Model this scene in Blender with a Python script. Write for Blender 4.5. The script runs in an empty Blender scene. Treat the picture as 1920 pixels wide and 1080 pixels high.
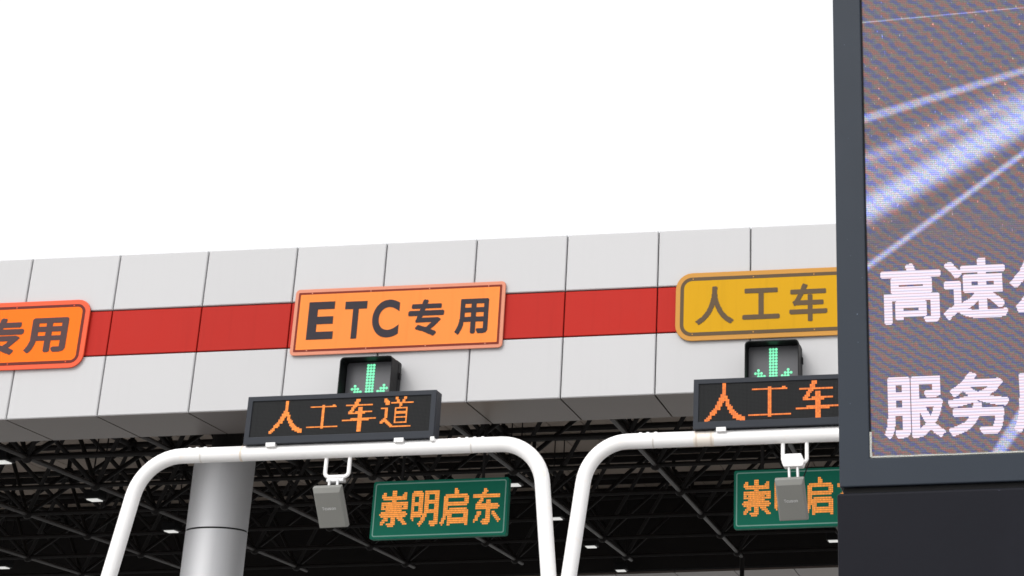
import bpy, math, random
import numpy as np
from mathutils import Vector, Matrix
random.seed(7)
sc = bpy.context.scene
COL = sc.collection
PI = math.pi

# ------------------------------------------------------------------ camera
# world: X along the canopy fascia, Y away from the viewer, Z up, metres; the
# lower edge of the fascia is H0 above the road
H0 = 7.022
F_PX, CX, CY = 3514.574, 1615.866, 16.9
YAW, PIT, ROL = -0.0725163847, 0.429286725, -0.0216445273
CAM = Vector((12.7765, -23.0476, H0 - 5.4223))
fw = Vector((math.sin(YAW) * math.cos(PIT), math.cos(YAW) * math.cos(PIT), math.sin(PIT)))
r0 = Vector((math.cos(YAW), -math.sin(YAW), 0))
u0 = r0.cross(fw)
rt = r0 * math.cos(ROL) + u0 * math.sin(ROL)
up = -r0 * math.sin(ROL) + u0 * math.cos(ROL)
cam = bpy.data.cameras.new("camera")
cam.sensor_width = 36
cam.lens = F_PX / 1920 * 36
cam.shift_x = (960 - CX) / 1920
cam.shift_y = (CY - 540) / 1920
cam.clip_start = 0.1
cam.clip_end = 5000
co = bpy.data.objects.new("camera", cam)
COL.objects.link(co)
m = Matrix((rt, up, -fw)).transposed().to_4x4()
m.translation = CAM
co.matrix_world = m
sc.camera = co

# ------------------------------------------------------------------ light
SUN_EL, SUN_AZ = math.radians(38), math.radians(202)      # azimuth clockwise from +Y: behind the viewer, to the left
EXPO = 0.38
w = bpy.data.worlds.new("World")
sc.world = w
w.use_nodes = True
nt = w.node_tree
bg = nt.nodes["Background"]
sky = nt.nodes.new("ShaderNodeTexSky")
sky.sky_type = 'NISHITA'
sky.sun_disc = False
sky.sun_elevation = SUN_EL
sky.sun_rotation = SUN_AZ
sky.air_density = 1.0
sky.dust_density = 6.0
sky.ozone_density = 1.0
hs = nt.nodes.new("ShaderNodeHueSaturation")               # overcast: nearly colourless
hs.inputs['Saturation'].default_value = 0.10
mx = nt.nodes.new("ShaderNodeMix")
mx.data_type = 'RGBA'
mx.inputs[0].default_value = 0.6
mx.inputs[7].default_value = (9.5, 9.6, 9.75, 1)            # even cloud cover
nt.links.new(sky.outputs[0], hs.inputs['Color'])
nt.links.new(hs.outputs[0], mx.inputs[6])
nt.links.new(mx.outputs[2], bg.inputs['Color'])
bg.inputs['Strength'].default_value = 0.12
sl = bpy.data.lights.new("sun", 'SUN')
sl.energy = 0.8
sl.angle = math.radians(25)
sl.color = (1.0, 0.97, 0.93)
so = bpy.data.objects.new("sun", sl)
COL.objects.link(so)
sd = Vector((math.sin(SUN_AZ) * math.cos(SUN_EL), math.cos(SUN_AZ) * math.cos(SUN_EL), math.sin(SUN_EL)))
so.rotation_euler = sd.to_track_quat('Z', 'Y').to_euler()
so.location = (0, -30, 40)
sc.cycles.filter_width = 1.6
sc.view_settings.view_transform = 'Standard'
sc.view_settings.look = 'None'
sc.view_settings.exposure = EXPO
sc.view_settings.gamma = 1
EM = 1 / 2 ** EXPO


def at(px, py, Y):
    """the point on the plane y = Y seen at pixel (px, py) of the 1920x1080 photograph"""
    d = fw + rt * ((px - CX) / F_PX) - up * ((py - CY) / F_PX)
    return CAM + d * ((Y - CAM.y) / d.y)


# ------------------------------------------------------------------ materials
class N:
    """a node socket with arithmetic"""
    def __init__(s, t, k): s.t, s.k = t, k
    def op(s, o, *a):
        n = s.t.nodes.new("ShaderNodeMath"); n.operation = o
        for i, v in enumerate((s,) + a):
            if isinstance(v, N): s.t.links.new(v.k, n.inputs[i])
            else: n.inputs[i].default_value = v
        return N(s.t, n.outputs[0])
    def __add__(s, o): return s.op('ADD', o)
    __radd__ = __add__
    def __mul__(s, o): return s.op('MULTIPLY', o)
    __rmul__ = __mul__
    def __sub__(s, o): return s.op('SUBTRACT', o)
    def __rsub__(s, o): return s * -1 + o
    def sin(s): return s.op('SINE')
    def abs(s): return s.op('ABSOLUTE')
    def frac(s): return s.op('FRACT')
    def clamp(s):
        r = s.op('ADD', 0.0); r.k.node.use_clamp = True; return r
    def step(s, a, b):
        n = s.t.nodes.new("ShaderNodeMapRange"); n.interpolation_type = 'SMOOTHSTEP'
        s.t.links.new(s.k, n.inputs[0])
        n.inputs[1].default_value = a; n.inputs[2].default_value = b
        return N(s.t, n.outputs[0])


def base(name):
    mt = bpy.data.materials.new(name); mt.use_nodes = True
    t = mt.node_tree
    return mt, t, t.nodes["Principled BSDF"]


def coords(t, kind='Object'):
    n = t.nodes.new("ShaderNodeTexCoord")
    return n.outputs[kind]


def noise(t, vec, scale, detail=4, stretch=(1, 1, 1)):
    mp = t.nodes.new("ShaderNodeMapping"); mp.inputs['Scale'].default_value = stretch
    t.links.new(vec, mp.inputs[0])
    n = t.nodes.new("ShaderNodeTexNoise"); n.inputs['Scale'].default_value = scale; n.inputs['Detail'].default_value = detail
    t.links.new(mp.outputs[0], n.inputs['Vector'])
    return N(t, n.outputs[0])


def combine(t, r, g, b):
    n = t.nodes.new("ShaderNodeCombineColor")
    for i, v in enumerate((r, g, b)):
        if isinstance(v, N): t.links.new(v.k, n.inputs[i])
        else: n.inputs[i].default_value = v
    return n.outputs[0]


def mat(name, col, rough=0.5, metal=0.0, var=0.06, scale=3.0, streak=0.0, island=0.0, bump=0.0, coat=0.0, spec=0.5, rvar=0.16, specks=0.0):
    mt, t, b = base(name)
    v = coords(t)
    f = noise(t, v, scale) * (2 * var) + (1 - var)
    if streak:
        s = noise(t, v, 2.2, 5, (5.5, 5.5, 0.35)).step(0.5, 0.78)
        f = f * (1 - s * streak)
    if specks:
        f = f + noise(t, v, 70, 0).step(0.865, 0.89) * specks + noise(t, v, 1.7, 6, (1, 1, .6)).step(0.55, 0.8) * 0.35
    if island:
        g = t.nodes.new("ShaderNodeNewGeometry")
        f = f * (N(t, g.outputs['Random Per Island']) * island + (1 - island / 2))
    t.links.new(combine(t, f * col[0], f * col[1], f * col[2]), b.inputs['Base Color'])
    rr = noise(t, v, scale * 4) * rvar + (rough - rvar / 2)
    t.links.new(rr.clamp().k, b.inputs['Roughness'])
    b.inputs['Metallic'].default_value = metal
    b.inputs['Coat Weight'].default_value = coat
    b.inputs['Specular IOR Level'].default_value = spec
    if bump:
        bn = t.nodes.new("ShaderNodeBump"); bn.inputs['Strength'].default_value = bump; bn.inputs['Distance'].default_value = 0.02
        t.links.new(noise(t, v, scale * 6).k, bn.inputs['Height']); t.links.new(bn.outputs[0], b.inputs['Normal'])
    return mt


def lamp_mat(name, col, strength, var=0.0, body=(0.1, 0.1, 0.1)):
    mt, t, b = base(name)
    b.inputs['Base Color'].default_value = (*body, 1)
    b.inputs['Emission Color'].default_value = (*col, 1)
    if var:
        g = t.nodes.new("ShaderNodeNewGeometry")
        f = (N(t, g.outputs['Random Per Island']) * (2 * var) + (1 - var)) * (strength * EM)
        t.links.new(f.k, b.inputs['Emission Strength'])
    else:
        b.inputs['Emission Strength'].default_value = strength * EM
    return mt


M = {}
M['white_panel'] = mat('white_panel', (0.525, 0.522, 0.530), 0.45, var=0.02, scale=0.6, streak=0.012, island=0.05, spec=0.35)
M['red_panel'] = mat('red_panel', (0.435, 0.021, 0.014), 0.5, var=0.04, scale=0.9, streak=0.05, island=0.07, spec=0.12)
M['joint'] = mat('joint', (0.012, 0.012, 0.013), 0.8)
M['soffit'] = mat('soffit', (0.122, 0.098, 0.086), 0.36, metal=0.4, var=0.03, scale=0.5, island=0.10, rvar=0.0)
M['deck'] = mat('deck', (0.36, 0.30, 0.255), 0.7, var=0.2, scale=0.7)
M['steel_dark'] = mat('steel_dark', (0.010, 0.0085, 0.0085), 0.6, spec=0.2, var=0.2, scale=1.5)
M['steel_grey'] = mat('steel_grey', (0.030, 0.026, 0.025), 0.45, spec=0.3, var=0.15, scale=1.2)  # lighter than the frame steel: on the bottom chords, caught light put into the colour
M['column'] = mat('column', (0.58, 0.58, 0.595), 0.48, metal=0.6, var=0.03, scale=0.7, streak=0.04, rvar=0.04)
M['rim_red'] = mat('rim_red', (0.85, 0.12, 0.055), 0.5, var=0.03, spec=0.12)
M['orange'] = mat('orange', (1.0, 0.175, 0.012), 0.5, var=0.04, scale=1.5, streak=0.05, spec=0.1)
M['orange_faded'] = mat('orange_faded', (0.88, 0.255, 0.055), 0.5, var=0.04, scale=1.2, streak=0.06, spec=0.1)
M['rim_faded'] = mat('rim_faded', (0.66, 0.26, 0.17), 0.5, var=0.06, spec=0.12)
M['line_brown'] = mat('line_brown', (0.19, 0.028, 0.016), 0.5, var=0.06, spec=0.12)
M['line_maroon'] = mat('line_maroon', (0.14, 0.028, 0.022), 0.5, var=0.06, spec=0.12)
M['ink'] = mat('ink', (0.035, 0.030, 0.038), 0.5, var=0.08, spec=0.12)
M['ink_brown'] = mat('ink_brown', (0.085, 0.050, 0.052), 0.5, var=0.08, spec=0.12)
M['yellow'] = mat('yellow', (0.60, 0.32, 0.008), 0.5, var=0.03, scale=1.2, streak=0.06, spec=0.1)
M['rim_yellow'] = mat('rim_yellow', (0.55, 0.27, 0.06), 0.5, var=0.04, spec=0.12)
M['ink_olive'] = mat('ink_olive', (0.115, 0.078, 0.045), 0.5, var=0.08, spec=0.12)
M['cabinet'] = mat('cabinet', (0.027, 0.031, 0.040), 0.45, var=0.10, scale=4, spec=0.2)
M['black_plastic'] = mat('black_plastic', (0.007, 0.007, 0.008), 0.5, var=0.1, spec=0.15)
M['signal_face'] = mat('signal_face', (0.085, 0.085, 0.095), 0.35, var=0.08, scale=9)
M['antenna'] = mat('antenna', (0.21, 0.21, 0.195), 0.5, var=0.04, scale=6)
M['logo'] = mat('logo', (0.6, 0.6, 0.6), 0.5)
M['galvanised'] = mat('galvanised', (0.62, 0.62, 0.62), 0.4, metal=0.35, var=0.1, scale=12)
M['green'] = mat('green', (0.006, 0.155, 0.098), 0.5, var=0.06, scale=2, spec=0.1)
M['green_line'] = mat('green_line', (0.22, 0.42, 0.36), 0.5, var=0.06, spec=0.12)
M['slate'] = mat('slate', (0.026, 0.0335, 0.046), 0.42, var=0.10, scale=3.5, spec=0.2, specks=4)
M['base_grey'] = mat('base_grey', (0.0092, 0.0096, 0.0140), 0.45, var=0.15, scale=2.5, spec=0.1, specks=7)
M['sealant'] = mat('sealant', (0.52, 0.52, 0.48), 0.7, var=0.12, scale=30, bump=0.6)
M['speck'] = mat('speck', (0.55, 0.55, 0.55), 0.7)
M['rust'] = mat('rust', (0.74, 0.65, 0.56), 0.6, var=0.2, scale=14)
M['stain'] = mat('stain', (0.86, 0.79, 0.71), 0.5, var=0.06, scale=14)
M['weld'] = mat('weld', (0.70, 0.67, 0.64), 0.6, var=0.2, scale=20)
M['amber'] = lamp_mat('amber', (1.0, 0.27, 0.015), 1.0, 0.22, (0.05, 0.02, 0.01))
M['amber_deep'] = lamp_mat('amber_deep', (1.0, 0.21, 0.010), 0.98, 0.22, (0.05, 0.02, 0.01))
M['amber_pale'] = lamp_mat('amber_pale', (1.0, 0.315, 0.045), 1.05, 0.15, (0.05, 0.02, 0.01))
M['green_led'] = lamp_mat('green_led', (0.24, 1.0, 0.55), 1.05, 0.15, (0.01, 0.05, 0.03))
M['lamp_white'] = lamp_mat('lamp_white', (0.95, 0.95, 0.92), 0.62, 0.0, (0.5, 0.5, 0.5))


def pipe_white():
    mt, t, b = base('pipe_white')
    v = coords(t)
    f = noise(t, v, 2.0) * 0.06 + 0.95
    st = noise(t, v, 7.0, 6).step(0.62, 0.85) * 0.18
    t.links.new(combine(t, f * 0.90, (f - st * 0.5) * 0.89, (f - st) * 0.885), b.inputs['Base Color'])
    b.inputs['Roughness'].default_value = 0.38
    return mt


M['pipe_white'] = pipe_white()


def asphalt():
    mt, t, b = base('asphalt')
    v = coords(t)
    f = noise(t, v, 40, 6) * 0.06 + noise(t, v, 0.15, 3) * 0.08 + 0.25
    t.links.new(combine(t, f, f * 0.98, f * 0.95), b.inputs['Base Color'])
    b.inputs['Roughness'].default_value = 0.85
    return mt


M['asphalt'] = asphalt()


def led_off(name, pitch, lo, hi):
    """dark LED field with its lattice of unlit diodes"""
    mt, t, b = base(name)
    x = t.nodes.new("ShaderNodeSeparateXYZ"); t.links.new(coords(t), x.inputs[0])
    X, Z = N(t, x.outputs[0]), N(t, x.outputs[2])
    du, dv = (X * (1 / pitch)).frac() - 0.5, (Z * (1 / pitch)).frac() - 0.5
    d = (du * du + dv * dv).step(0.04, 0.14)
    k = 1 - d
    # module seams
    su = (X * (1 / (pitch * 16))).frac().step(0.0, 0.05)
    f = (k * (hi - lo) + lo) * (su * 0.3 + 0.7)
    t.links.new(combine(t, f, f * 1.05, f * 1.12), b.inputs['Base Color'])
    b.inputs['Roughness'].default_value = 0.6
    b.inputs['Specular IOR Level'].default_value = 0.15
    return mt


M['led_off'] = led_off('led_off', 0.0145, 0.008, 0.028)

# ------------------------------------------------------------------ mesh helpers
ROOTLOC = {}


def rootof(o):
    while o.parent: o = o.parent
    return o


class MB:
    """collects geometry in world coordinates and links it as one object"""
    def __init__(s): s.v, s.f, s.smooth = [], [], []
    def add(s, vs, fs, smooth=False):
        o = len(s.v)
        s.v += [tuple(p) for p in vs]
        s.f += [tuple(i + o for i in q) for q in fs]
        s.smooth += [smooth] * len(fs)
        return s
    def box(s, x0, x1, y0, y1, z0, z1):
        x0, x1 = sorted((x0, x1)); y0, y1 = sorted((y0, y1)); z0, z1 = sorted((z0, z1))
        v = [(x, y, z) for z in (z0, z1) for y in (y0, y1) for x in (x0, x1)]
        return s.add(v, [(0, 2, 3, 1), (4, 5, 7, 6), (0, 1, 5, 4), (2, 6, 7, 3), (0, 4, 6, 2), (1, 3, 7, 5)])
    def cham(s, x0, x1, yb, yf, z0, z1, c):
        """panel on a wall: back at yb, front at yf (nearer the viewer), front edge chamfered by c"""
        v = [(x0, yb, z0), (x1, yb, z0), (x1, yb, z1), (x0, yb, z1),
             (x0, yf + c, z0), (x1, yf + c, z0), (x1, yf + c, z1), (x0, yf + c, z1),
             (x0 + c, yf, z0 + c), (x1 - c, yf, z0 + c), (x1 - c, yf, z1 - c), (x0 + c, yf, z1 - c)]
        f = [(0, 3, 2, 1), (8, 9, 10, 11)]
        for a, b2 in ((0, 4), (4, 8)):
            for i in range(4):
                j = (i + 1) % 4
                f.append((a + i, a + j, b2 + j, b2 + i))
        return s.add(v, f)
    def prism(s, poly, y0, y1):
        """polygon in (x, z), counter-clockwise seen from -Y, from y0 (front) to y1 (back)"""
        n = len(poly)
        v = [(x, y0, z) for x, z in poly] + [(x, y1, z) for x, z in poly]
        f = [tuple(range(n)), tuple(range(2 * n - 1, n - 1, -1))]
        f += [(i, i + n, (i + 1) % n + n, (i + 1) % n) for i in range(n)]
        return s.add(v, f)
    def ring(s, outer, inner, y0, y1):
        n = len(outer)
        v = [(x, y0, z) for x, z in outer] + [(x, y0, z) for x, z in inner] + [(x, y1, z) for x, z in outer] + [(x, y1, z) for x, z in inner]
        f = []
        for i in range(n):
            j = (i + 1) % n
            f += [(i, j, n + j, n + i), (2 * n + i, 3 * n + i, 3 * n + j, 2 * n + j), (i, 2 * n + i, 2 * n + j, j), (n + i, n + j, 3 * n + j, 3 * n + i)]
        return s.add(v, f)
    def tube(s, pts, r, seg=12, caps=True, smooth=True):
        pts = [Vector(p) for p in pts]
        rs = r if isinstance(r, (list, tuple)) else [r] * len(pts)
        t0 = (pts[1] - pts[0]).normalized()
        nrm = t0.orthogonal().normalized()
        vs, fs, prev = [], [], t0
        for i, p in enumerate(pts):
            t = ((pts[min(i + 1, len(pts) - 1)] - pts[i]).normalized() + (pts[i] - pts[max(i - 1, 0)]).normalized())
            t = t.normalized() if t.length > 1e-9 else prev
            nrm = prev.rotation_difference(t) @ nrm
            prev = t
            bi = t.cross(nrm)
            for k in range(seg):
                a = 2 * PI * k / seg
                vs.append(p + (nrm * math.cos(a) + bi * math.sin(a)) * rs[i])
        for i in range(len(pts) - 1):
            for k in range(seg):
                k2 = (k + 1) % seg
                fs.append((i * seg + k, i * seg + k2, (i + 1) * seg + k2, (i + 1) * seg + k))
        s.add(vs, fs, smooth)
        if caps:
            o = len(s.v) - len(vs)
            n = len(vs)
            a, b = s.v[o:o + seg], s.v[o + n - seg:o + n]
            s.add(a, [tuple(reversed(range(seg)))])
            s.add(b, [tuple(range(seg))])
        return s
    def ball(s, c, r, seg=8, rings=5):
        vs = [(c[0], c[1], c[2] - r)]
        for i in range(1, rings):
            a = PI * i / rings - PI / 2
            for k in range(seg):
                b = 2 * PI * k / seg
                vs.append((c[0] + r * math.cos(a) * math.cos(b), c[1] + r * math.cos(a) * math.sin(b), c[2] + r * math.sin(a)))
        vs.append((c[0], c[1], c[2] + r))
        fs = [(0, 1 + (k + 1) % seg, 1 + k) for k in range(seg)]
        for i in range(rings - 2):
            for k in range(seg):
                a, b = 1 + i * seg + k, 1 + i * seg + (k + 1) % seg
                fs.append((a, b, b + seg, a + seg))
        L = len(vs) - 1
        fs += [(L, 1 + (rings - 2) * seg + k, 1 + (rings - 2) * seg + (k + 1) % seg) for k in range(seg)]
        return s.add(vs, fs, True)
    def build(s, name, m, parent=None, bevel=0, seg=2):
        me = bpy.data.meshes.new(name)
        off = rootof(parent).location if parent else Vector((0, 0, 0))
        me.from_pydata([(x - off.x, y - off.y, z - off.z) for x, y, z in s.v], [], s.f)
        me.validate()
        me.update()
        if len(s.smooth) == len(me.polygons):
            me.polygons.foreach_set('use_smooth', s.smooth)
        me.materials.append(M[m])
        o = bpy.data.objects.new(name, me)
        COL.objects.link(o)
        if parent: o.parent = parent
        if bevel:
            b = o.modifiers.new('bevel', 'BEVEL'); b.width = bevel; b.segments = seg; b.limit_method = 'ANGLE'
        return o


def thing(name, label, cat, loc, group=None):
    o = bpy.data.objects.new(name, None)
    o.empty_display_size = 0.2
    COL.objects.link(o)
    o.location = loc
    o['label'] = label; o['category'] = cat
    if group: o['group'] = group
    return o


KIDS = {}


def dup(root, delta, label):
    """copy of a thing with copies of its parts and their sub-parts"""
    def kids(o): return [c for c in COL.objects if c.parent == o]
    r = root.copy(); COL.objects.link(r); r.location = root.location + Vector(delta); r['label'] = label
    for ch in kids(root):
        c = ch.copy(); COL.objects.link(c); c.parent = r
        for g in kids(ch):
            d = g.copy(); COL.objects.link(d); d.parent = c
    return r


def rrect(x0, x1, z0, z1, r, n=6):
    pts = []
    for cx, cz, a0 in ((x1 - r, z0 + r, -90), (x1 - r, z1 - r, 0), (x0 + r, z1 - r, 90), (x0 + r, z0 + r, 180)):
        for i in range(n + 1):
            a = math.radians(a0 + 90 * i / n)
            pts.append((cx + r * math.cos(a), cz + r * math.sin(a)))
    return pts


GL = {}


def glyph(ch, bold):
    """flat outline mesh of one character, fitted to the unit square"""
    key = (ch, bold)
    if key not in GL:
        cu = bpy.data.curves.new('glyph', 'FONT')
        cu.body = ch; cu.size = 1; cu.offset = bold; cu.resolution_u = 10
        cu.dimensions = '2D'; cu.fill_mode = 'FRONT'
        ob = bpy.data.objects.new('glyph', cu)
        me = ob.to_mesh()
        vs = [(v.co.x, v.co.y) for v in me.vertices]
        fs = [tuple(p.vertices) for p in me.polygons]
        ob.to_mesh_clear()
        bpy.data.objects.remove(ob); bpy.data.curves.remove(cu)
        x0, x1 = min(v[0] for v in vs), max(v[0] for v in vs)
        y0, y1 = min(v[1] for v in vs), max(v[1] for v in vs)
        GL[key] = ([((x - x0) / (x1 - x0), (y - y0) / (y1 - y0)) for x, y in vs], fs)
    return GL[key]


def cover(g, n, ss=4):
    """n x n grid (top row first): share of each cell inside the outline"""
    vs, fs = g
    m_ = n * ss
    ax = (np.arange(m_) + 0.5) / m_
    X, Y = np.meshgrid(ax, 1 - ax)
    hit = np.zeros((m_, m_), bool)
    for f in fs:
        p = [vs[i] for i in f]
        for k in range(1, len(p) - 1):
            a, b, c = p[0], p[k], p[k + 1]
            d1 = (b[0] - a[0]) * (Y - a[1]) - (b[1] - a[1]) * (X - a[0])
            d2 = (c[0] - b[0]) * (Y - b[1]) - (c[1] - b[1]) * (X - b[0])
            d3 = (a[0] - c[0]) * (Y - c[1]) - (a[1] - c[1]) * (X - c[0])
            hit |= ((d1 >= 0) & (d2 >= 0) & (d3 >= 0)) | ((d1 <= 0) & (d2 <= 0) & (d3 <= 0))
    return hit


def fat(ch, n, bold, ss=4):
    """grid of the character, its strokes fattened by bold (in units of its size)"""
    h = cover(glyph(ch, 0.0), n, ss)
    m_ = n * ss
    r = bold * m_
    R_ = int(math.ceil(r))
    pad = np.zeros((m_ + 2 * R_, m_ + 2 * R_), bool)
    for dy in range(-R_, R_ + 1):
        for dx in range(-R_, R_ + 1):
            if dx * dx + dy * dy <= r * r + 0.3:
                pad[R_ + dy:R_ + dy + m_, R_ + dx:R_ + dx + m_] |= h
    M2 = pad.shape[0]
    idx = np.minimum((np.arange(m_) + 0.5) * M2 / m_, M2 - 1).astype(int)
    q = pad[np.ix_(idx, idx)]
    return q.reshape(n, ss, n, ss).mean((1, 3)) >= 0.5


def plate(ch, rect, yf, bold, m, parent, n=72, th=0.004):
    """one Chinese character cut from a thin plate"""
    g = fat(ch, n, bold, 2)
    x0, x1, z0, z1 = rect
    dx, dz = (x1 - x0) / n, (z1 - z0) / n
    mb = MB()
    vid = {}
    def V(c, r, k):
        if (c, r, k) not in vid:
            vid[(c, r, k)] = len(mb.v)
            mb.v.append((x0 + c * dx, yf + k * th, z1 - r * dz))
        return vid[(c, r, k)]
    def F(*q): mb.f.append(q); mb.smooth.append(False)
    G = lambda r, c: 0 <= r < n and 0 <= c < n and g[r][c]
    for r in range(n):
        for c in range(n):
            if not g[r][c]: continue
            F(V(c, r + 1, 0), V(c + 1, r + 1, 0), V(c + 1, r, 0), V(c, r, 0))
            if not G(r - 1, c): F(V(c, r, 0), V(c + 1, r, 0), V(c + 1, r, 1), V(c, r, 1))
            if not G(r + 1, c): F(V(c + 1, r + 1, 0), V(c, r + 1, 0), V(c, r + 1, 1), V(c + 1, r + 1, 1))
            if not G(r, c - 1): F(V(c, r + 1, 0), V(c, r, 0), V(c, r, 1), V(c, r + 1, 1))
            if not G(r, c + 1): F(V(c + 1, r, 0), V(c + 1, r + 1, 0), V(c + 1, r + 1, 1), V(c + 1, r, 1))
    return mb.build('character', m, parent)


def letter(ch, rect, yf, bold, m, parent, th=0.004):
    """one character as a thin plate: rect = (x0, x1, z0, z1)"""
    vs, fs = glyph(ch, bold)
    x0, x1, z0, z1 = rect
    P = [(x0 + (x1 - x0) * a, z0 + (z1 - z0) * b) for a, b in vs]
    n = len(P)
    edges = {}
    for f in fs:
        for i in range(len(f)):
            e = (f[i], f[(i + 1) % len(f)])
            edges[e] = edges.get(e, 0) + 1
    mb = MB()
    v = [(x, yf, z) for x, z in P] + [(x, yf + th, z) for x, z in P]
    ff = list(fs) + [tuple(i + n for i in reversed(f)) for f in fs]
    ff += [(b, a, a + n, b + n) for (a, b) in edges if (b, a) not in edges]
    mb.add(v, ff)
    return mb.build('character', m, parent)


def rect_at(x0, x1, y0, y1, Y):
    """pixel box of the photograph -> (x0, x1, z0, z1) on the plane y = Y"""
    c = [at(x, y, Y) for x in (x0, x1) for y in (y0, y1)]
    return ((c[0].x + c[1].x) / 2, (c[2].x + c[3].x) / 2, (c[1].z + c[3].z) / 2, (c[0].z + c[2].z) / 2)


def dots(grid, rect, yf, m, parent, name='character', fill=0.86, th=0.006):
    """grid: list of rows (top first) of booleans -> raised LED dots"""
    x0, x1, z0, z1 = rect
    R, Cn = len(grid), len(grid[0])
    dx, dz = (x1 - x0) / Cn, (z1 - z0) / R
    mb = MB()
    for r in range(R):
        for c in range(Cn):
            if grid[r][c]:
                cx, cz = x0 + (c + .5) * dx, z1 - (r + .5) * dz
                hx, hz = dx * fill / 2, dz * fill / 2
                mb.box(cx - hx, cx + hx, yf, yf + th, cz - hz, cz + hz)
    return mb.build(name, m, parent)


def raster(strokes, n=24):
    g = [[False] * n for _ in range(n)]
    for s in strokes:
        w0, w1 = s[0]
        pts = s[1:]
        L = [math.dist(pts[i], pts[i + 1]) for i in range(len(pts) - 1)]
        tot = sum(L); acc = 0
        for i in range(len(pts) - 1):
            k = max(2, int(L[i] * 4))
            for j in range(k + 1):
                t = j / k
                x = pts[i][0] + (pts[i + 1][0] - pts[i][0]) * t
                y = pts[i][1] + (pts[i + 1][1] - pts[i][1]) * t
                wd = w0 + (w1 - w0) * ((acc + L[i] * t) / tot)
                h = wd / 2
                for a in range(int(math.floor(x - h)), int(math.ceil(x + h)) + 1):
                    for b in range(int(math.floor(y - h)), int(math.ceil(y + h)) + 1):
                        if 0 <= a < n and 0 <= b < n and abs(a - x) <= h and abs(b - y) <= h:
                            g[b][a] = True
            acc += L[i]
    return g


SONG = {
    '人': [((2.6, 2.6), (11.5, 0), (11.5, 8)), ((2.6, 1.2), (11, 8), (8, 14), (1, 22)), ((1.6, 2.6), (12, 8), (14.5, 14), (18, 19), (22, 21))],
    '工': [((1.2, 1.2), (2, 3), (21, 3)), ((2.4, 2.4), (11.5, 3), (11.5, 20)), ((1.4, 1.4), (0, 20), (23, 20)), ((1.2, 1.2), (19, 2), (20, 2))],
    '车': [((1.2, 1.2), (2, 4), (20, 4)), ((2.2, 1.4), (10, 0), (8, 5), (4, 10)), ((1.4, 1.4), (4, 10), (20, 9)), ((1.4, 1.6), (0, 15), (23, 14)), ((2.4, 2.4), (12, 7), (12, 23))],
    '道': [((1.6, 2.2), (3, 1), (5, 4)), ((1.2, 1.2), (1, 8), (5, 8)), ((1.6, 1.6), (5, 8), (4, 16)), ((1.2, 1.2), (4, 16), (1, 19)), ((1.4, 1.6), (4, 17), (9, 22), (22, 22)),
           ((1.4, 1.6), (11, 0), (13, 3)), ((1.4, 1.4), (18, 0), (16, 3)), ((1.2, 1.2), (8, 4), (23, 4)), ((1.4, 1.4), (15, 4), (14, 7)),
           ((1.6, 1.6), (11, 8), (11, 19)), ((1.6, 1.6), (19, 8), (19, 19)), ((1.2, 1.2), (11, 8), (19, 8)), ((1.2, 1.2), (11, 11.6), (19, 11.6)), ((1.2, 1.2), (11, 15), (19, 15)), ((1.2, 1.2), (11, 19), (19, 19))],
}


# ------------------------------------------------------------------ ground
gm = MB()
gm.add([(-1500, -1500, 0), (1500, -1500, 0), (1500, 1500, 0), (-1500, 1500, 0)], [(0, 1, 2, 3)])
go = gm.build('ground', 'asphalt')
go['kind'] = 'structure'

# ------------------------------------------------------------------ toll canopy
HF = 2.1396            # fascia height
SD = 1.281             # soffit depth
ZR0, ZR1 = 0.789, 1.387   # red stripe
PW = 1.2
K0, K1 = -14, 28
YB = 15.25             # rear soffit starts
YE = YB + SD
can = thing('toll_canopy', 'long toll plaza canopy with white panelled fascia, red stripe and dark space frame', 'toll canopy', (8.4, 7.5, 0))
gap = 0.0075
up_, lo_, rd_, sf_, rs_, rf_ = MB(), MB(), MB(), MB(), MB(), MB()
for k in range(K0, K1):
    a, b = k * PW + gap, (k + 1) * PW - gap
    up_.cham(a, b, 0.05, 0.0, H0 + ZR1 + 0.008, H0 + HF, 0.011)
    lo_.cham(a, b, 0.05, 0.0, H0 + 0.006, H0 + ZR0 - 0.008, 0.011)
    rd_.cham(a + 0.003 - gap * .4, b - 0.003 + gap * .4, 0.05, 0.006, H0 + ZR0 + 0.008, H0 + ZR1 - 0.008, 0.006)
    sf_.box(a + .003, b - .003, 0.02, SD, H0 + 0.0, H0 + 0.04)
    rs_.box(a, b, YB, YE - 0.02, H0 + 0.0, H0 + 0.04)
    rf_.box(a, b, YE, YE + 0.05, H0 + 0.005, H0 + HF)
up_.build('upper_cladding', 'white_panel', can)
lo_.build('lower_cladding', 'white_panel', can)
rd_.build('red_stripe', 'red_panel', can)
sf_.build('soffit', 'soffit', can)
rs_.build('soffit', 'soffit', can)
rf_.build('rear_cladding', 'white_panel', can)
X0, X1 = K0 * PW, K1 * PW
bk = MB()
bk.box(X0, X1, 0.0525, 0.12, H0 + 0.045, H0 + HF - 0.01)
bk.box(X0, X1, 0.13, SD - 0.005, H0 + 0.043, H0 + 0.075)
bk.box(X0, X1, SD - 0.03, SD - 0.003, H0 + 0.08, H0 + 0.30)
bk.box(X0, X1, YB + 0.006, YE - 0.06, H0 + 0.043, H0 + 0.075)
bk.box(X0, X1, YE - 0.05, YE - 0.003, H0 + 0.08, H0 + HF - 0.01)
bk.build('backing', 'joint', can)
dk = MB()
ZC = H0 + 1.72
for i in range(int((X1 - X0) / 0.6)):          # ribbed roof deck seen from below
    x = X0 + 0.6 * i
    dk.box(x, x + 0.58, 0.13, YE - 0.06, ZC, ZC + 0.05)
dk.box(X0, X1, 0.13, YE - 0.06, ZC + 0.052, ZC + 0.09)
dk.build('roof_deck', 'deck', can)
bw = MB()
bw.box(X0, X1, YB + 0.02, YB + 0.06, H0 + 0.08, ZC - 0.01)
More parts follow.
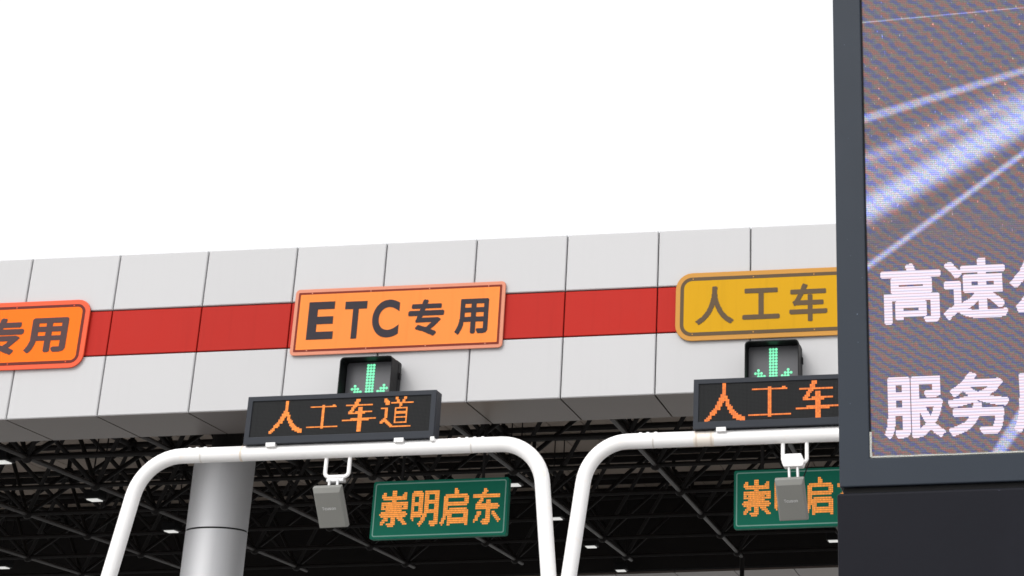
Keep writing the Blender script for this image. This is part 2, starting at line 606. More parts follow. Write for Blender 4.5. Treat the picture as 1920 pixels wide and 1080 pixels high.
bw.build('rear_lining', 'steel_dark', can)

A = 2.14
ZB, ZT = H0 + 0.06, H0 + 1.35
bxs = [1.13 + A * i for i in range(-8, 13)]
bys = [0.42 + 1.7 + A * i for i in range(0, 7)]
bys = [2.56 + A * i for i in range(0, 6)]
txs = [x + A / 2 for x in bxs[:-1]]
tys = [y - A / 2 for y in bys] + [bys[-1] + A / 2]
sp = MB(); nd = sp
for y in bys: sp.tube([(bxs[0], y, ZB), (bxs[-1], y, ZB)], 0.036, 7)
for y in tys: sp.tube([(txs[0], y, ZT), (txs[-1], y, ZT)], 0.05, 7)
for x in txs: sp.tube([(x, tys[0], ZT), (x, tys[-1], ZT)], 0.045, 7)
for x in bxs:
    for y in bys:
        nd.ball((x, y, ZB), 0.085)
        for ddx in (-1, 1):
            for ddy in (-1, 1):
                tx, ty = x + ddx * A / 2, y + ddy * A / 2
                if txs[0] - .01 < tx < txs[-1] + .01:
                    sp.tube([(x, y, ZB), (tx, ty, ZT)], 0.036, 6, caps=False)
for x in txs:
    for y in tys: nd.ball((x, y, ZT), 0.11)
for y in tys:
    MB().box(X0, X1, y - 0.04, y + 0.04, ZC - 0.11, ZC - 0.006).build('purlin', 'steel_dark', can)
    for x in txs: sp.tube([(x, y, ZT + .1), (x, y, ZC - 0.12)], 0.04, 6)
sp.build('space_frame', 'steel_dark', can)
# bottom chords running away from the viewer: the light they catch is in their colour
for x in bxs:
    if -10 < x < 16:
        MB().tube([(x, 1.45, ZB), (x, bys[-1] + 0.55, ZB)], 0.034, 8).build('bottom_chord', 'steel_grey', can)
# drop pipe at the end of a chord
MB().tube([(7.55, 13.9, ZB + 0.1), (7.55, 13.9, 4.2)], 0.045, 8).build('drain_pipe', 'steel_dark', can)

# column
cxx, cyy, cr = 2.02, 2.22, 0.402
zj = [0.4, at(405, 988, cyy - cr).z - 3.0, at(405, 988, cyy - cr).z, at(405, 988, cyy - cr).z + 2.2]
prof = []
cl = MB()
segs = 48
zs = [0.0]
for z in zj[1:]: zs += [z - 0.012, z + 0.012]
ZCAP = at(425, 850, cyy - cr).z
zs = [0.0] + [z for z in zs[1:] if z < ZCAP - 0.1] + [ZCAP]
for i in range(0, len(zs) - 1, 2):
    cl.tube([(cxx, cyy, zs[i]), (cxx, cyy, zs[i + 1])], cr, segs)
colo = cl.build('column', 'column', can)
for z in [z_ for z_ in zj[1:] if z_ < ZCAP - 0.1]: MB().tube([(cxx, cyy, z - 0.05), (cxx, cyy, z + 0.05)], cr - 0.012, segs).build('joint_ring', 'joint', colo)
cp = MB().tube([(cxx, cyy, ZCAP + 0.001), (cxx, cyy, ZCAP + 0.05), (cxx, cyy, ZCAP + 0.051), (cxx, cyy, ZCAP + 0.5), (cxx, cyy, H0 + 1.3)], [0.415, 0.415, 0.2, 0.2, 0.3], 32, smooth=False)
cp.build('capital', 'steel_dark', colo)
MB().box(cxx - .7, cxx + .7, cyy - .7, cyy + .7, 0.004, 0.22).build('plinth', 'steel_grey', colo)

# ceiling lamps hanging in the frame
LAMPS = [
    (-1.36, 2.56, 'white canopy lamp hanging just under the soffit at the photo\'s left edge'),
    (-1.43, 5.58, 'white canopy lamp left of the left gantry leg, under the left part of the frame'),
    (-1.50, 8.61, 'white canopy lamp in the dark between the left gantry leg and the silver column'),
    (-6.15, 11.88, 'white canopy lamp at the photo\'s lower left corner, deep under the roof'),
    (5.20, 5.57, 'white canopy lamp peeping out beside the upper right corner of the left green sign'),
    (5.14, 8.65, 'white canopy lamp just right of the left gantry\'s right leg'),
    (5.07, 11.73, 'white canopy lamp just right of the right gantry\'s left leg, below its bend'),
    (5.01, 14.80, 'white canopy lamp lowest in the photo, by the pale rear soffit'),
    (9.50, 11.99, 'white canopy lamp below the right green sign, beside the big screen frame'),
]
lamp0 = None
for lx, ly, lab in LAMPS:
    if lamp0 is None:
        lamp0 = thing('ceiling_lamp', lab, 'lamp', (lx, ly, H0), 'lamps hanging under the toll canopy')
        MB().box(lx - .12, lx + .12, ly - .14, ly + .14, H0 + 0.012, H0 + 0.15).build('housing', 'black_plastic', lamp0, 0.012)
        MB().box(lx - .085, lx + .085, ly - .10, ly + .10, H0 - 0.004, H0 + 0.010).build('diffuser', 'lamp_white', lamp0)
        for s in (-1, 1): MB().tube([(lx + s * .08, ly, H0 + 0.151), (lx + s * .08, ly, H0 + 1.34)], 0.012, 6).build('hanger', 'steel_dark', lamp0)
        lp = (lx, ly)
    else:
        dup(lamp0, (lx - lp[0], ly - lp[1], 0), lab)

# ------------------------------------------------------------------ signs on the fascia


def fascia_sign(label, x0, x1, z0, z1, rad, rim, line, field, rim_w, line_w, rim_m, line_m, field_m, chars, ink, cat='sign'):
    YF = -0.045
    o = thing('lane_sign', label, cat, ((x0 + x1) / 2, YF, z0), 'lane signs on the fascia')
    MB().prism(rrect(x0, x1, z0, z1, rad), YF, YF + 0.028).build('board', rim_m, o, 0.004)
    a = rim_w
    b = rim_w + line_w
    n = 8
    ri, rj = max(rad - a, 0.01), max(rad - b, 0.008)
    MB().ring(rrect(x0 + a, x1 - a, z0 + a, z1 - a, ri, n), rrect(x0 + b, x1 - b, z0 + b, z1 - b, rj, n), YF - 0.004, YF - 0.0005).build('border', line_m, o)
    b2 = b + 0.001
    MB().prism(rrect(x0 + b2, x1 - b2, z0 + b2, z1 - b2, max(rad - b2, 0.008), n), YF - 0.003, YF - 0.0005).build('face', field_m, o)
    for t in (0.2, 0.8):
        xx = x0 + (x1 - x0) * t
        MB().box(xx - .03, xx + .03, YF + 0.0285, -0.001, z0 + .1, z1 - .1).build('bracket', 'galvanised', o)
    am = (a + b) / 2
    for q_ in (0.08, 0.36, 0.64, 0.92):
        for zz_ in (z0 + am, z1 - am):
            xx = x0 + (x1 - x0) * q_
            MB().tube([(xx, YF - 0.007, zz_), (xx, YF - 0.0042, zz_)], [0.006, 0.009], 8, smooth=False).build('rivet', rim_m, o)
    for ch, rc, bold in chars:
        (letter if ch in 'ETC' else plate)(ch, rect_at(*rc, YF - 0.008), YF - 0.008, bold, ink, o)
    return o


# faded orange ETC sign
e = [at(557, 540, -.05), at(949, 530, -.05), at(940, 653, -.05), at(541, 665, -.05)]
ex0, ex1 = (e[0].x + e[3].x) / 2, (e[1].x + e[2].x) / 2
ez1, ez0 = (e[0].z + e[1].z) / 2, (e[2].z + e[3].z) / 2
fascia_sign('faded orange rectangular sign reading ETC专用 with thin dark red border and small corners', ex0, ex1, ez0, ez1, 0.055,
            None, None, None, 0.045, 0.026, 'rim_faded', 'line_brown', 'orange_faded',
            [('E', (577, 626, 566, 636), .030), ('T', (645, 686, 565, 634.5), .032), ('C', (698, 748, 562, 632.5), .030),
             ('专', (765, 832, 561, 630), .030), ('用', (854, 915, 560, 626), .032)], 'ink')
# bright orange sign, cut by the left edge of the photo
la, lb = at(166, 578, -.05), at(158, 668, -.05)
lz1 = (at(140, 562, -.05).z + at(20, 567, -.05).z) / 2
lz0 = (at(100, 690.5, -.05).z + at(20, 693, -.05).z) / 2
lx1 = (la.x + lb.x) / 2
LW = ex1 - ex0


def sh(px):  # pixel x on the left sign
    return px


fascia_sign('bright fluorescent orange sign ending 专用 with thick rounded border, cut off at left', lx1 - LW, lx1, lz0, lz1, 0.17,
            None, None, None, 0.060, 0.036, 'rim_red', 'line_maroon', 'orange',
            [('专', (-32, 43, 597, 666), .036), ('用', (48, 125, 596, 661), .036), ('E', (-228, -176, 606, 676), .040), ('T', (-156, -112, 604, 673), .040), ('C', (-102, -50, 601, 671), .040)], 'ink_brown')
# yellow sign
ya, yb = at(1267, 550, -.05), at(1266, 600, -.05)
yx0 = (ya.x + yb.x) / 2
yz1 = (at(1310, 510, -.05).z + at(1560, 502, -.05).z) / 2
yz0 = (at(1300, 637, -.05).z + at(1560, 630, -.05).z) / 2
fascia_sign('amber yellow sign reading 人工车 with large rounded corners, partly behind the big screen', yx0, yx0 + 2.77, yz0, yz1, 0.21,
            None, None, None, 0.060, 0.045, 'rim_yellow', 'ink_olive', 'yellow',
            [('人', (1304, 1376, 537, 608), .024), ('工', (1392, 1462, 540, 598), .024), ('车', (1480, 1551, 531, 602), .024), ('道', (1575, 1647, 527, 598), .024)], 'ink_olive')

# ------------------------------------------------------------------ lane signals under the signs


def lane_signal(label):
    ya, yf, yb = -0.44, -0.20, -0.07
    p0, p1 = at(635.5, 700, ya).x, at(734, 700, ya).x
    zt = at(690, 668, ya).z
    wd = p1 - p0
    zb = zt - wd * 1.02
    o = thing('lane_signal', label, 'traffic signal', ((p0 + p1) / 2, ya, zb), 'green arrow lane signals')
    MB().ring(rrect(p0, p1, zb, zt, 0.05), rrect(p0 + .012, p1 - .012, zb + .012, zt - .012, 0.042), ya, yf - 0.001).build('visor', 'black_plastic', o)
    MB().prism(rrect(p0 - .004, p1 + .004, zb - .004, zt + .004, 0.05), yf, yb).build('housing', 'black_plastic', o, 0.012)
    MB().prism(rrect(p0 + .02, p1 - .02, zb + .02, zt - .02, 0.03), yf - 0.012, yf - 0.001).build('face', 'signal_face', o)
    pt = 0.037
    ccx = (p0 + p1) / 2 - 0.008
    top = zt - 0.06
    mb = MB()
    pos = set()
    for r in range(14):
        for c in (-1, -0, 1): pos.add((c, r))
    for t, cs in enumerate(((5,), (6, 5, 4), (5, 4, 3), (4, 3, 2), (3, 2), (2,))):
        for c in cs:
            for q_ in (-1, 1): pos.add((q_ * c, 7 + t))
    for c, r in pos:
        x, z = ccx + c * pt, top - r * pt
        mb.tube([(x, yf - 0.024, z), (x, yf - 0.0125, z)], [0.0155, 0.018], 8, smooth=False)
    mb.build('arrow', 'green_led', o)
    MB().tube([(ccx + .07, yf + .03, zt + .004), (ccx + .07, yf + .03, zt + .045)], 0.014, 8).build('lifting_eye', 'black_plastic', o)
    for z in (zb + .2, zt - .2): MB().box(p1 + .0045, p1 + .02, yf + .03, yf + .09, z - .04, z + .04).build('hinge', 'black_plastic', o)
    MB().box(ccx - .12, ccx + .12, yb + .001, -0.001, zb + .12, zt - .12).build('bracket', 'galvanised', o)
    return o


s0 = lane_signal('black lane signal with green down arrow under the orange ETC sign')
d = at(1396, 680, -.44) - at(635.5, 700, -.44)
dz = at(1440, 638, -.44).z - at(690, 668, -.44).z
dup(s0, (d.x, 0, dz), 'black lane signal with green down arrow under the yellow sign')

# ------------------------------------------------------------------ pipe gantries over the lanes
GY = -3.3
GR = 0.081


def fillet(pts, radii):
    out = [pts[0]]
    for i in range(1, len(pts) - 1):
        p, a, b = pts[i], pts[i - 1], pts[i + 1]
        t = radii[i - 1]
        d1, d2 = (a - p).normalized(), (b - p).normalized()
        q0, q2 = p + d1 * t, p + d2 * t
        for k in range(13):
            s = k / 12
            # circular arc through the tangent points
            ang = d1.angle(d2)
            R = t * math.tan(ang / 2)
            c = p + (d1 + d2).normalized() * (R / math.sin(ang / 2))
            v0, v2 = (q0 - c), (q2 - c)
            th = v0.angle(v2)
            out.append(c + (v0 * math.sin((1 - s) * th) + v2 * math.sin(s * th)) / math.sin(th))
    out.append(pts[-1])
    return out


def gantry(label, lc, ll, rc, rl, seams, rust):
    """lc, rc: bends; ll, rl: pixel points further down the legs"""
    P = lambda q: at(q[0], q[1], GY)
    a, b = P(lc), P(rc)
    zz = (a.z + b.z) / 2
    a.z = b.z = zz
    l1, r1 = P(ll), P(rl)
    lv, rv = Vector((l1.x, GY, 0.02)), Vector((r1.x, GY, 0.02))
    o = thing('pipe_gantry', label, 'gantry', ((a.x + b.x) / 2, GY, 0), 'white pipe gantries over the lanes')
    pts = fillet([lv, l1, a, b, r1, rv], [0.12, 0.42, 0.42, 0.12])
    MB().tube(pts, GR, 28).build('pipe_frame', 'pipe_white', o)
    for px in seams:
        x = at(px, 840, GY).x
        MB().tube([(x - .008, GY, zz), (x + .008, GY, zz)], GR + 0.0025, 28).build('weld_seam', 'weld', o)
    if len(rust) > 1:
        xa, xb = at(rust[0], 830, GY).x, at(rust[-1], 830, GY).x
        MB().tube([(xa - .03, GY, zz), (xb + .03, GY, zz)], GR + 0.001, 28).build('sleeve', 'stain', o)
    for px in rust:
        x = at(px, 830, GY).x
        MB().tube([(x - .012, GY, zz), (x + .012, GY, zz)], GR + 0.002, 28).build('rust_ring', 'rust', o)
    for v in (lv, rv):
        MB().box(v.x - .17, v.x + .17, GY - .2, GY + .2, 0.004, 0.03).build('base_plate', 'pipe_white', o)
    # studs on top of the beam
    for px in (seams[0] - 26, seams[0] - 12, seams[0] + 3, seams[1] - 26, seams[1] - 12, seams[1] + 3, seams[1] + 18):
        x = at(px, 840, GY).x
        MB().tube([(x, GY, zz + GR - .004), (x, GY, zz + GR + .007)], 0.018, 8).build('stud', 'pipe_white', o)
    return o, zz


g1, gz1 = gantry('white pipe gantry straddling the left lane, carrying the complete 人工车道 board', (271, 857), (196, 1108), (1012, 831), (1030.5, 1108), (382, 886), (458,))
g2, gz2 = gantry('white pipe gantry straddling the right lane, running behind the big screen', (1104.6, 829.5), (1062.5, 1108), (1840, 804), (1862, 1108), (1226, 1700), (1307, 1335))

# ------------------------------------------------------------------ message boards standing on the gantries


def message_board(label, x0, x1, z0, z1, zz, chars, ledm):
    yf, yb = GY - 0.09, GY + 0.10
    o = thing('message_board', label, 'message board', ((x0 + x1) / 2, (yf + yb) / 2, z0), 'amber message boards on the gantries')
    MB().box(x0, x1, yf + 0.001, yb, z0, z1).build('cabinet', 'cabinet', o, 0.008)
    bw, bb = 0.055, 0.075
    sx0, sx1, sz0, sz1 = x0 + bw, x1 - bw, z0 + bb, z1 - 0.05
    MB().ring([(x0, z0), (x1, z0), (x1, z1), (x0, z1)], [(sx0, sz0), (sx1, sz0), (sx1, sz1), (sx0, sz1)], yf - 0.018, yf).build('bezel', 'cabinet', o, 0.003)
    MB().box(sx0 + .001, sx1 - .001, yf - 0.006, yf - 0.0005, sz0 + .001, sz1 - .001).build('screen', 'led_off', o)
    for ch, rc in chars:
        dots(raster(SONG[ch]), rect_at(*rc, yf - 0.010), yf - 0.0125, ledm, o, fill=0.9)
    for t in (0.13, 0.5, 0.88):
        xx = x0 + (x1 - x0) * t
        MB().box(xx - .02, xx + .02, yb + .0005, yb + .02, z0 + .06, z1 - .06).build('rear_rib', 'cabinet', o)
    for t in (0.145, 0.82, 0.995):
        xx = x0 + (x1 - x0) * t
        hw = 0.052 if t < 0.9 else 0.022
        c = MB().box(xx - hw, xx + hw, GY - .10, GY + .10, z0 - 0.034, z0 - 0.001)
        c.box(xx - hw, xx + hw, GY - .112, GY - .1005, z0 - 0.034, z0 + 0.012)
        c.build('clip', 'pipe_white', o, 0.004)
    return o


yf = GY - 0.108
q = [at(466.7, 744.3, yf), at(818, 730.7, yf), at(813, 820.7, yf), at(455, 833.3, yf)]
bz1, bz0 = (q[0].z + q[1].z) / 2, (q[2].z + q[3].z) / 2
message_board('dark message board with the complete amber words 人工车道 on the left gantry', (q[0].x + q[3].x) / 2, (q[1].x + q[2].x) / 2, bz0, bz1, gz1,
              [('人', (504, 568, 752, 815)), ('工', (576, 634, 755, 808)), ('车', (642, 705, 748, 809)), ('道', (711, 774, 744, 803))], 'amber')
q2 = [at(1300, 711.7, yf), at(1300, 807.3, yf)]
bx = (q2[0].x + q2[1].x) / 2
message_board('dark message board with larger amber words 人工车, running behind the big screen', bx, bx + 2.06, (q2[1].z + bz0) / 2, q2[0].z, gz2,
              [('人', (1318, 1397, 716, 795)), ('工', (1403, 1483, 719, 787)), ('车', (1492, 1572, 713, 793)), ('道', (1580, 1655, 708, 786))], 'amber_deep')

# ------------------------------------------------------------------ lane antennas hung from the gantries


def antenna(label, bar, pan, zz, clamp):
    """bar = pixel x of the two rods and y of the cross bar; pan = panel pixel corners"""
    xa, xb, yc = bar
    A1, B1 = at(xa, yc, GY), at(xb, yc, GY)
    A1.z = B1.z = (A1.z + B1.z) / 2
    tl, tr, bl, br_ = pan
    yt = GY - 0.16
    T0, T1 = at(*tl, yt), at(*tr, yt)
    w_ = T1.x - T0.x
    tm = (T0 + T1) / 2
    o = thing('lane_antenna', label, 'antenna', (tm.x, GY, A1.z), 'grey lane antennas under the gantries')
    ztop = zz - GR + 0.006
    pts = fillet([Vector((A1.x, GY, ztop)), A1, B1, Vector((B1.x, GY, ztop))], [0.05, 0.05])
    MB().tube(pts, 0.021, 12).build('hanger_bar', 'pipe_white', o)
    # panel leaning: its lower edge is further from the viewer
    hgt, tilt, th = 0.47, math.radians(37), 0.075
    down = Vector((0, math.sin(tilt), -math.cos(tilt)))
    nrm = Vector((0, -math.cos(tilt), -math.sin(tilt)))      # outward front
    yaw = Matrix.Rotation(math.radians(-4), 3, 'Z')
    mid = Vector((tm.x, yt, tm.z))
    mb = MB()
    front = [(-w_ / 2, 0), (w_ / 2, 0), (w_ / 2, hgt), (-w_ / 2, hgt)]
    def pt(u, v, d): return mid + yaw @ (Vector((u, 0, 0)) + down * v - nrm * d)
    c = 0.055
    vs = [pt(u, v, th) for u, v in front]
    mids = [pt(u, v, 0.03) for u, v in front]
    fr = [pt(-w_ / 2 + .02, c, 0), pt(w_ / 2 - .02, c, 0), pt(w_ / 2 - .012, hgt - .015, 0), pt(-w_ / 2 + .012, hgt - .015, 0)]
    mb.add(vs + mids + fr, [(0, 1, 2, 3), (8, 11, 10, 9)] + [(i, 4 + i, 4 + (i + 1) % 4, (i + 1) % 4) for i in range(4)] + [(4 + i, 8 + i, 8 + (i + 1) % 4, 4 + (i + 1) % 4) for i in range(4)])
    body = mb.build('panel', 'antenna', o, 0.008, 3)
    # maker's word, small
    word = 'Tcuson'
    lg = MB()
    uu = -w_ * 0.24
    for ch in word:
        gv, gf = glyph(ch, 0.01)
        cw, chh = w_ * 0.07, 0.034 if ch == 'T' else 0.026
        n0 = [pt(uu + x * cw, hgt * .53 - y * chh, -0.004) for x, y in gv]
        lg.add(n0, gf)
        uu += cw * 1.15
    lg.build('lettering', 'logo', body)
    # yoke between panel and cross bar
    cz = A1.z
    xm = tm.x + w_ * 0.12
    for s in (-1, 1):
        xx = xm + s * 0.045
        MB().tube([(xx, GY, cz - 0.01), (xx, GY - 0.05, cz - 0.06), tuple(pt(xx - tm.x, 0.06, th + .005))], 0.016, 8).build('yoke', 'galvanised', o)
    cb = MB()
    if clamp:
        cb.prism([(xm - .10, cz - .05), (xm + .10, cz - .05), (xm + .12, cz + .0), (xm + .085, cz + .085), (xm - .085, cz + .085), (xm - .12, cz + .0)], GY - .075, GY + .07)
    else:
        cb.box(xm - .085, xm + .105, GY - .045, GY + .045, cz - .062, cz - .022)
    cb.build('clamp', 'pipe_white' if clamp else 'galvanised', o, 0.01)
    cab = [pt(w_ * .3, hgt * .35, th + .004), pt(w_ * .34, .1, th + .08), Vector((xm + .16, GY + .07, cz + .02)), Vector((B1.x - .03, GY + .05, cz + .2)), Vector((B1.x - .02, GY + .02, ztop + .03))]
    MB().tube(cab, 0.008, 6).build('cable', 'black_plastic', o)
    if clamp:
        for s in (-1, 1): MB().tube([(xm + s * .07, GY + .05, cz + .06), (xm + s * .07, GY + .05, ztop + .03)], 0.007, 6).build('cable', 'black_plastic', o)
    return o


antenna('grey lane antenna panel hanging under the left gantry, left of the green sign', (609, 653, 894), ((583, 917), (638, 914), (592, 984), (648, 980)), gz1, False)
antenna('grey lane antenna panel with white clamp hanging in front of the right green sign', (1468, 1513, 868), ((1451, 902), (1506, 899), (1459, 962), (1510, 961)), gz2, True)

# ------------------------------------------------------------------ green direction displays under the canopy
GSY = 1.9


def green_sign(label):
    c = [at(702, 902, GSY), at(953, 895.5, GSY), at(950, 1004.5, GSY), at(692, 1010, GSY)]
    x0, x1 = (c[0].x + c[3].x) / 2, (c[1].x + c[2].x) / 2
    z1, z0 = (c[0].z + c[1].z) / 2, (c[2].z + c[3].z) / 2
    o = thing('direction_sign', label, 'sign', ((x0 + x1) / 2, GSY, z0), 'green direction signs under the canopy')
    MB().prism(rrect(x0, x1, z0, z1, 0.03), GSY, GSY + 0.12).build('board', 'green', o, 0.006)
    a, b = 0.030, 0.044
    MB().ring(rrect(x0 + a, x1 - a, z0 + a, z1 - a, 0.03), rrect(x0 + b, x1 - b, z0 + b, z1 - b, 0.02), GSY - 0.003, GSY - 0.0003).build('border', 'green_line', o)
    for ch, rc in (('崇', (712, 764, 920, 988)), ('明', (771, 822, 920, 987)), ('启', (826, 878, 915, 985)), ('东', (886, 939, 915, 983))):
        dots(fat(ch, 19, 0.026), rect_at(*rc, GSY - 0.008), GSY - 0.010, 'amber_pale', o, fill=0.76, th=0.009)
    for t in (0.2, 0.8):
        xx = x0 + (x1 - x0) * t
        MB().tube([(xx, GSY + .06, z1 + 0.0005), (xx, GSY + .06, H0 + 1.2)], 0.022, 8).build('hanger_rod', 'steel_dark', o)
    return o, x0, z1


gs, gx0, gz = green_sign('green sign with amber words 崇明启东 fully visible, right of the left antenna')
p = at(1376, 935, GSY)
dup(gs, (p.x - gx0, 0, at(1420, 881, GSY).z - gz), 'green sign with amber words partly hidden by an antenna and the big screen')

# ------------------------------------------------------------------ big screen
SY = -14.0
SX0 = at(1569.3, 570, SY).x
SX1 = SX0 + 4.1
SZ0, SZ1 = (at(1575, 912, SY).z + at(1919, 903, SY).z) / 2, 7.6
ix0 = (at(1614.5, 0, SY).x + at(1628, 813, SY).x) / 2
iz0 = (at(1629, 860, SY).z + at(1919, 848, SY).z) / 2
fwid = ix0 - SX0
ix1, iz1 = SX1 - fwid, SZ1 - (iz0 - SZ0)
big = thing('video_screen', 'large roadside video screen in dark slate frame with white words over light streaks', 'video screen', ((SX0 + SX1) / 2, SY + 0.3, 0))
MB().ring([(SX0, SZ0), (SX1, SZ0), (SX1, SZ1), (SX0, SZ1)], [(ix0, iz0), (ix1, iz0), (ix1, iz1), (ix0, iz1)], SY, SY + 0.5).build('frame', 'slate', big, 0.006)
g0 = 0.007
MB().ring([(ix0 + .0005, iz0 + .0005), (ix1 - .0005, iz0 + .0005), (ix1 - .0005, iz1 - .0005), (ix0 + .0005, iz1 - .0005)], [(ix0 + g0, iz0 + g0), (ix1 - g0, iz0 + g0), (ix1 - g0, iz1 - g0), (ix0 + g0, iz1 - g0)], SY + 0.012, SY + 0.028).build('shadow_gap', 'black_plastic', big)  # black strip standing in for the shadow gap inside the frame
RX = (SX0 + SX1) / 2


def video():
    mt, t, b = base('video')
    x = t.nodes.new("ShaderNodeSeparateXYZ"); t.links.new(coords(t), x.inputs[0])
    KU, KV = 397.0, 355.0
    U = (N(t, x.outputs[0]) + (RX - ix0)) * KU
    V = (N(t, x.outputs[2]) - iz0) * KV
    def uv(px, py):
        p = at(px, py, SY + .02)
        return (p.x - ix0) * KU, (p.z - iz0) * KV
    def band(p0, p1, w0, w1, soft):
        (u0_, v0_), (u1_, v1_) = uv(*p0), uv(*p1)
        s = (v1_ - v0_) / (u1_ - u0_)
        c = math.cos(math.atan(s))
        dist = (V - (U - u0_) * s - v0_) * c           # signed distance above the line, px
        k = (U - u0_) * ((w1 - w0) / (u1_ - u0_)) + w0   # half width
        e_ = (dist.abs() - k)
        return 1 - e_.step(-soft, soft)
    # colour beat between the diode rows: a slanted lattice of blue and red blots
    wu = (noise(t, coords(t), 7.0, 3) - 0.5) * 16 + (noise(t, coords(t), 42, 2, (1, 1, 1.2)) - 0.5) * 13
    wv = (noise(t, coords(t), 8.0, 3, (1, 1, 1.3)) - 0.5) * 10 + (noise(t, coords(t), 38, 2, (1.3, 1, 1)) - 0.5) * 12
    hi = V.step(330, 470)                             # upper picture: round blots; lower: short dashes
    def blot(ax, bx, by, ox, oy, rnd=False):
        a, b2 = U + (wu - ox), V + (wv - oy)
        c1 = (a * (2 * PI / ax) + b2 * (2 * PI * bx / (ax * by)) + PI / 2).sin()
        if rnd: c2 = (a * (2 * PI / ax) + b2 * (2 * PI * (bx / (ax * by) - 1 / by)) + PI / 2).sin()
        else: c2 = (b2 * (2 * PI / by) + PI / 2).sin()
        return (c1 * 0.66 + c2 * 0.34).step(-0.3, 0.85)
    blue = blot(36, 17, 15, 0, 0) * hi + blot(30, 12, 7.5, 0, 0) * (1 - hi)
    red = blot(36, 17, 15, 13, 4) * hi + blot(30, 12, 7.5, 12, 1) * (1 - hi)
    nz = noise(t, coords(t), 150, 2) * 0.8 + 0.6
    du = ((U * (1 / 3.9)).frac() - 0.5).abs() * 2
    dv = ((V * (1 / 3.9)).frac() - 0.5).abs() * 2
    grid = (1 - du.step(0.5, 1.0) * 0.28) * (1 - dv.step(0.4, 1.0) * 0.46) * 1.22
    s1 = band((1620, 42), (1920, 14), 1.2, 1.0, 1.4) * 0.55
    s2 = band((1620, 223), (1920, 132), 8, 6, 5) * 0.60
    s3 = band((1640, 290), (1920, 185), 6, 10, 14) * 0.40
    s4 = band((1620, 396), (1920, 222), 20, 24, 17) * 0.72
    s4b = band((1620, 352), (1920, 205), 58, 50, 24) * 0.24
    s5 = band((1622, 503), (1920, 287), 5, 5, 5) * 0.75
    s6 = band((1862, 862), (1920, 775), 9, 12, 5) * 0.75
    S = (s1 + s2 + s3 + s4 + s4b + s5 + s6)
    dark = band((1620, 470), (1920, 255), 10, 12, 14) * 0.35
    sp = noise(t, coords(t), 60, 1, (1.4, 1, .6)).step(0.71, 0.78) * hi * 0.8
    lum = 0.118 - dark * 0.06 + sp * 0.5
    bc = 0.60 - (S * 0.40).op('MINIMUM', 0.26)
    n1 = noise(t, coords(t), 170, 1, (1, 1, 1.6)) * 2.0
    n2 = noise(t, coords(t), 165, 1, (1.1, 1, 1.5)) * 1.6 + 0.20
    n3 = noise(t, coords(t), 160, 1, (1, 1, 1.8)) * 2.0
    R = n1 * (lum * 1.0 + S * 0.46) * (1 - blue * bc) * (1 + red * (0.9 - S * 1.1).op('MAXIMUM', 0.1))
    G = n2 * (lum * 1.06 + S * 0.53) * (1 - blue * bc) * (1 - red * (0.42 - S * 0.5).op('MAXIMUM', 0.05))
    B = n3 * (lum * 0.86 + S * 0.66) * (1 + blue * (0.95 - (S * 0.8).op('MINIMUM', 0.4))) * (1 - red * (0.38 - S * 0.5).op('MAXIMUM', 0.02))
    f = grid * nz
    t.links.new(combine(t, (R * f).op('MAXIMUM', 0.015), (G * f).op('MAXIMUM', 0.015), (B * f).op('MAXIMUM', 0.02)), b.inputs['Emission Color'])
    b.inputs['Emission Strength'].default_value = 0.95 * EM
    b.inputs['Base Color'].default_value = (0.03, 0.03, 0.032, 1)
    b.inputs['Roughness'].default_value = 0.6
    return mt


M['video'] = video()


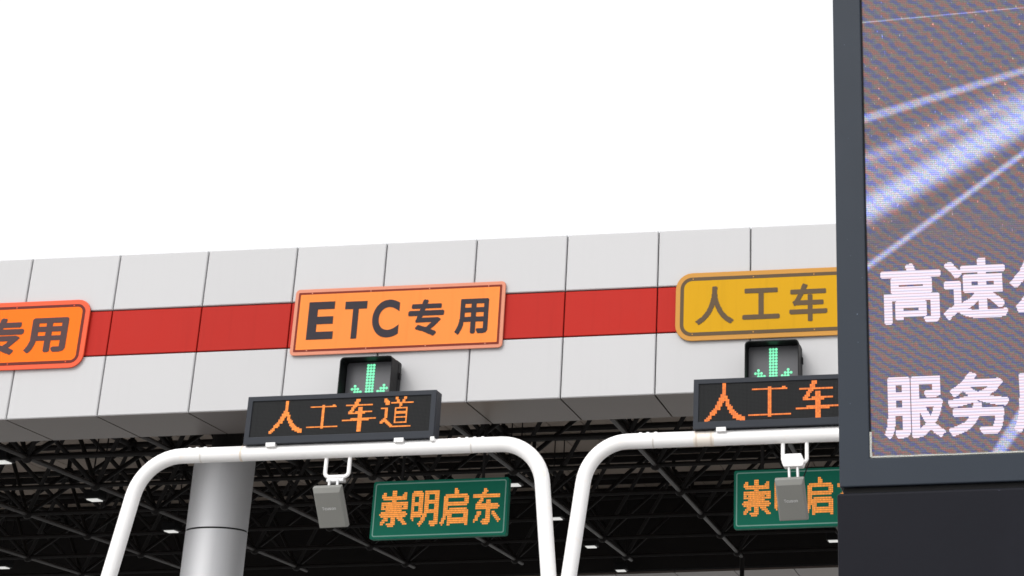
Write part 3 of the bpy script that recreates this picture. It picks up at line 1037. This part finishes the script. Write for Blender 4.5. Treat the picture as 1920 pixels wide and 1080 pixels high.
def video_text():
    mt, t, b = base('video_text')
    x = t.nodes.new("ShaderNodeSeparateXYZ"); t.links.new(coords(t), x.inputs[0])
    U, V = N(t, x.outputs[0]) * 397.0, N(t, x.outputs[2]) * 355.0
    dv = ((V * (1 / 5.2)).frac() - 0.5).abs() * 2
    row = 1 - dv.step(0.40, 1.0) * 0.46
    w1 = (V * (2 * PI / 9) + U * (2 * PI / 95)).sin() * 0.07
    n_ = noise(t, coords(t), 120, 2) * 0.24 + 0.88
    R, G, B = (row * 0.94 + w1) * n_, (row * 0.79 - w1 * 0.3) * n_, (row * 0.96 - w1) * n_
    t.links.new(combine(t, R, G, B), b.inputs['Emission Color'])
    b.inputs['Emission Strength'].default_value = 0.98 * EM
    b.inputs['Base Color'].default_value = (0.05, 0.05, 0.05, 1)
    return mt


M['video_text'] = video_text()
MB().box(ix0 + g0 + .0003, ix1 - g0 - .0003, SY + 0.020, SY + 0.045, iz0 + g0 + .0003, iz1 - g0 - .0003).build('screen', 'video', big)
for ch, rc in (('高', (1651.5, 1765, 494, 607)), ('速', (1768, 1888, 484, 598)), ('公', (1893, 2010, 478, 592)),
               ('服', (1657.5, 1772, 706, 821)), ('务', (1776, 1894, 697, 816)), ('质', (1899, 2016, 690, 811))):
    plate(ch, rect_at(*rc, SY + 0.016), SY + 0.016, 0.030, 'video_text', big, 60, 0.0035)
# white sealant along the bottom and up the lower left corner
sl_ = MB()
n = 60
random.seed(3)
zs_ = at(1628, 812, SY).z
path = [(ix0 + 0.006, iz0 + 0.006 + (zs_ - iz0) * (1 - i / 8)) for i in range(9)]
sl_.tube([(x + random.uniform(-.001, .001), SY + 0.008, z) for x, z in path], [0.006 + random.uniform(-.001, .0015) for _ in path], 8)
pb = [(ix0 + 0.004 + (ix1 - ix0 - .01) * i / n, iz0 + 0.005) for i in range(n + 1)]
sl_.tube([(x, SY + 0.008, z + random.uniform(-.0006, .0006)) for x, z in pb], [0.0045 + random.uniform(-.0006, .001) for _ in pb], 8)
sl_.build('sealant', 'sealant', big)
# pedestal cabinet
bz = (at(1577, 924, SY).z + at(1919, 915.5, SY).z) / 2
MB().box(SX0 - .012, SX1 + .012, SY - .012, SY + 0.62, 0.004, bz).build('pedestal', 'base_grey', big, 0.012)
MB().box(SX0 + .02, SX1 - .02, SY + .03, SY + 0.5, bz + .001, SZ0 - .001).build('neck', 'black_plastic', big)
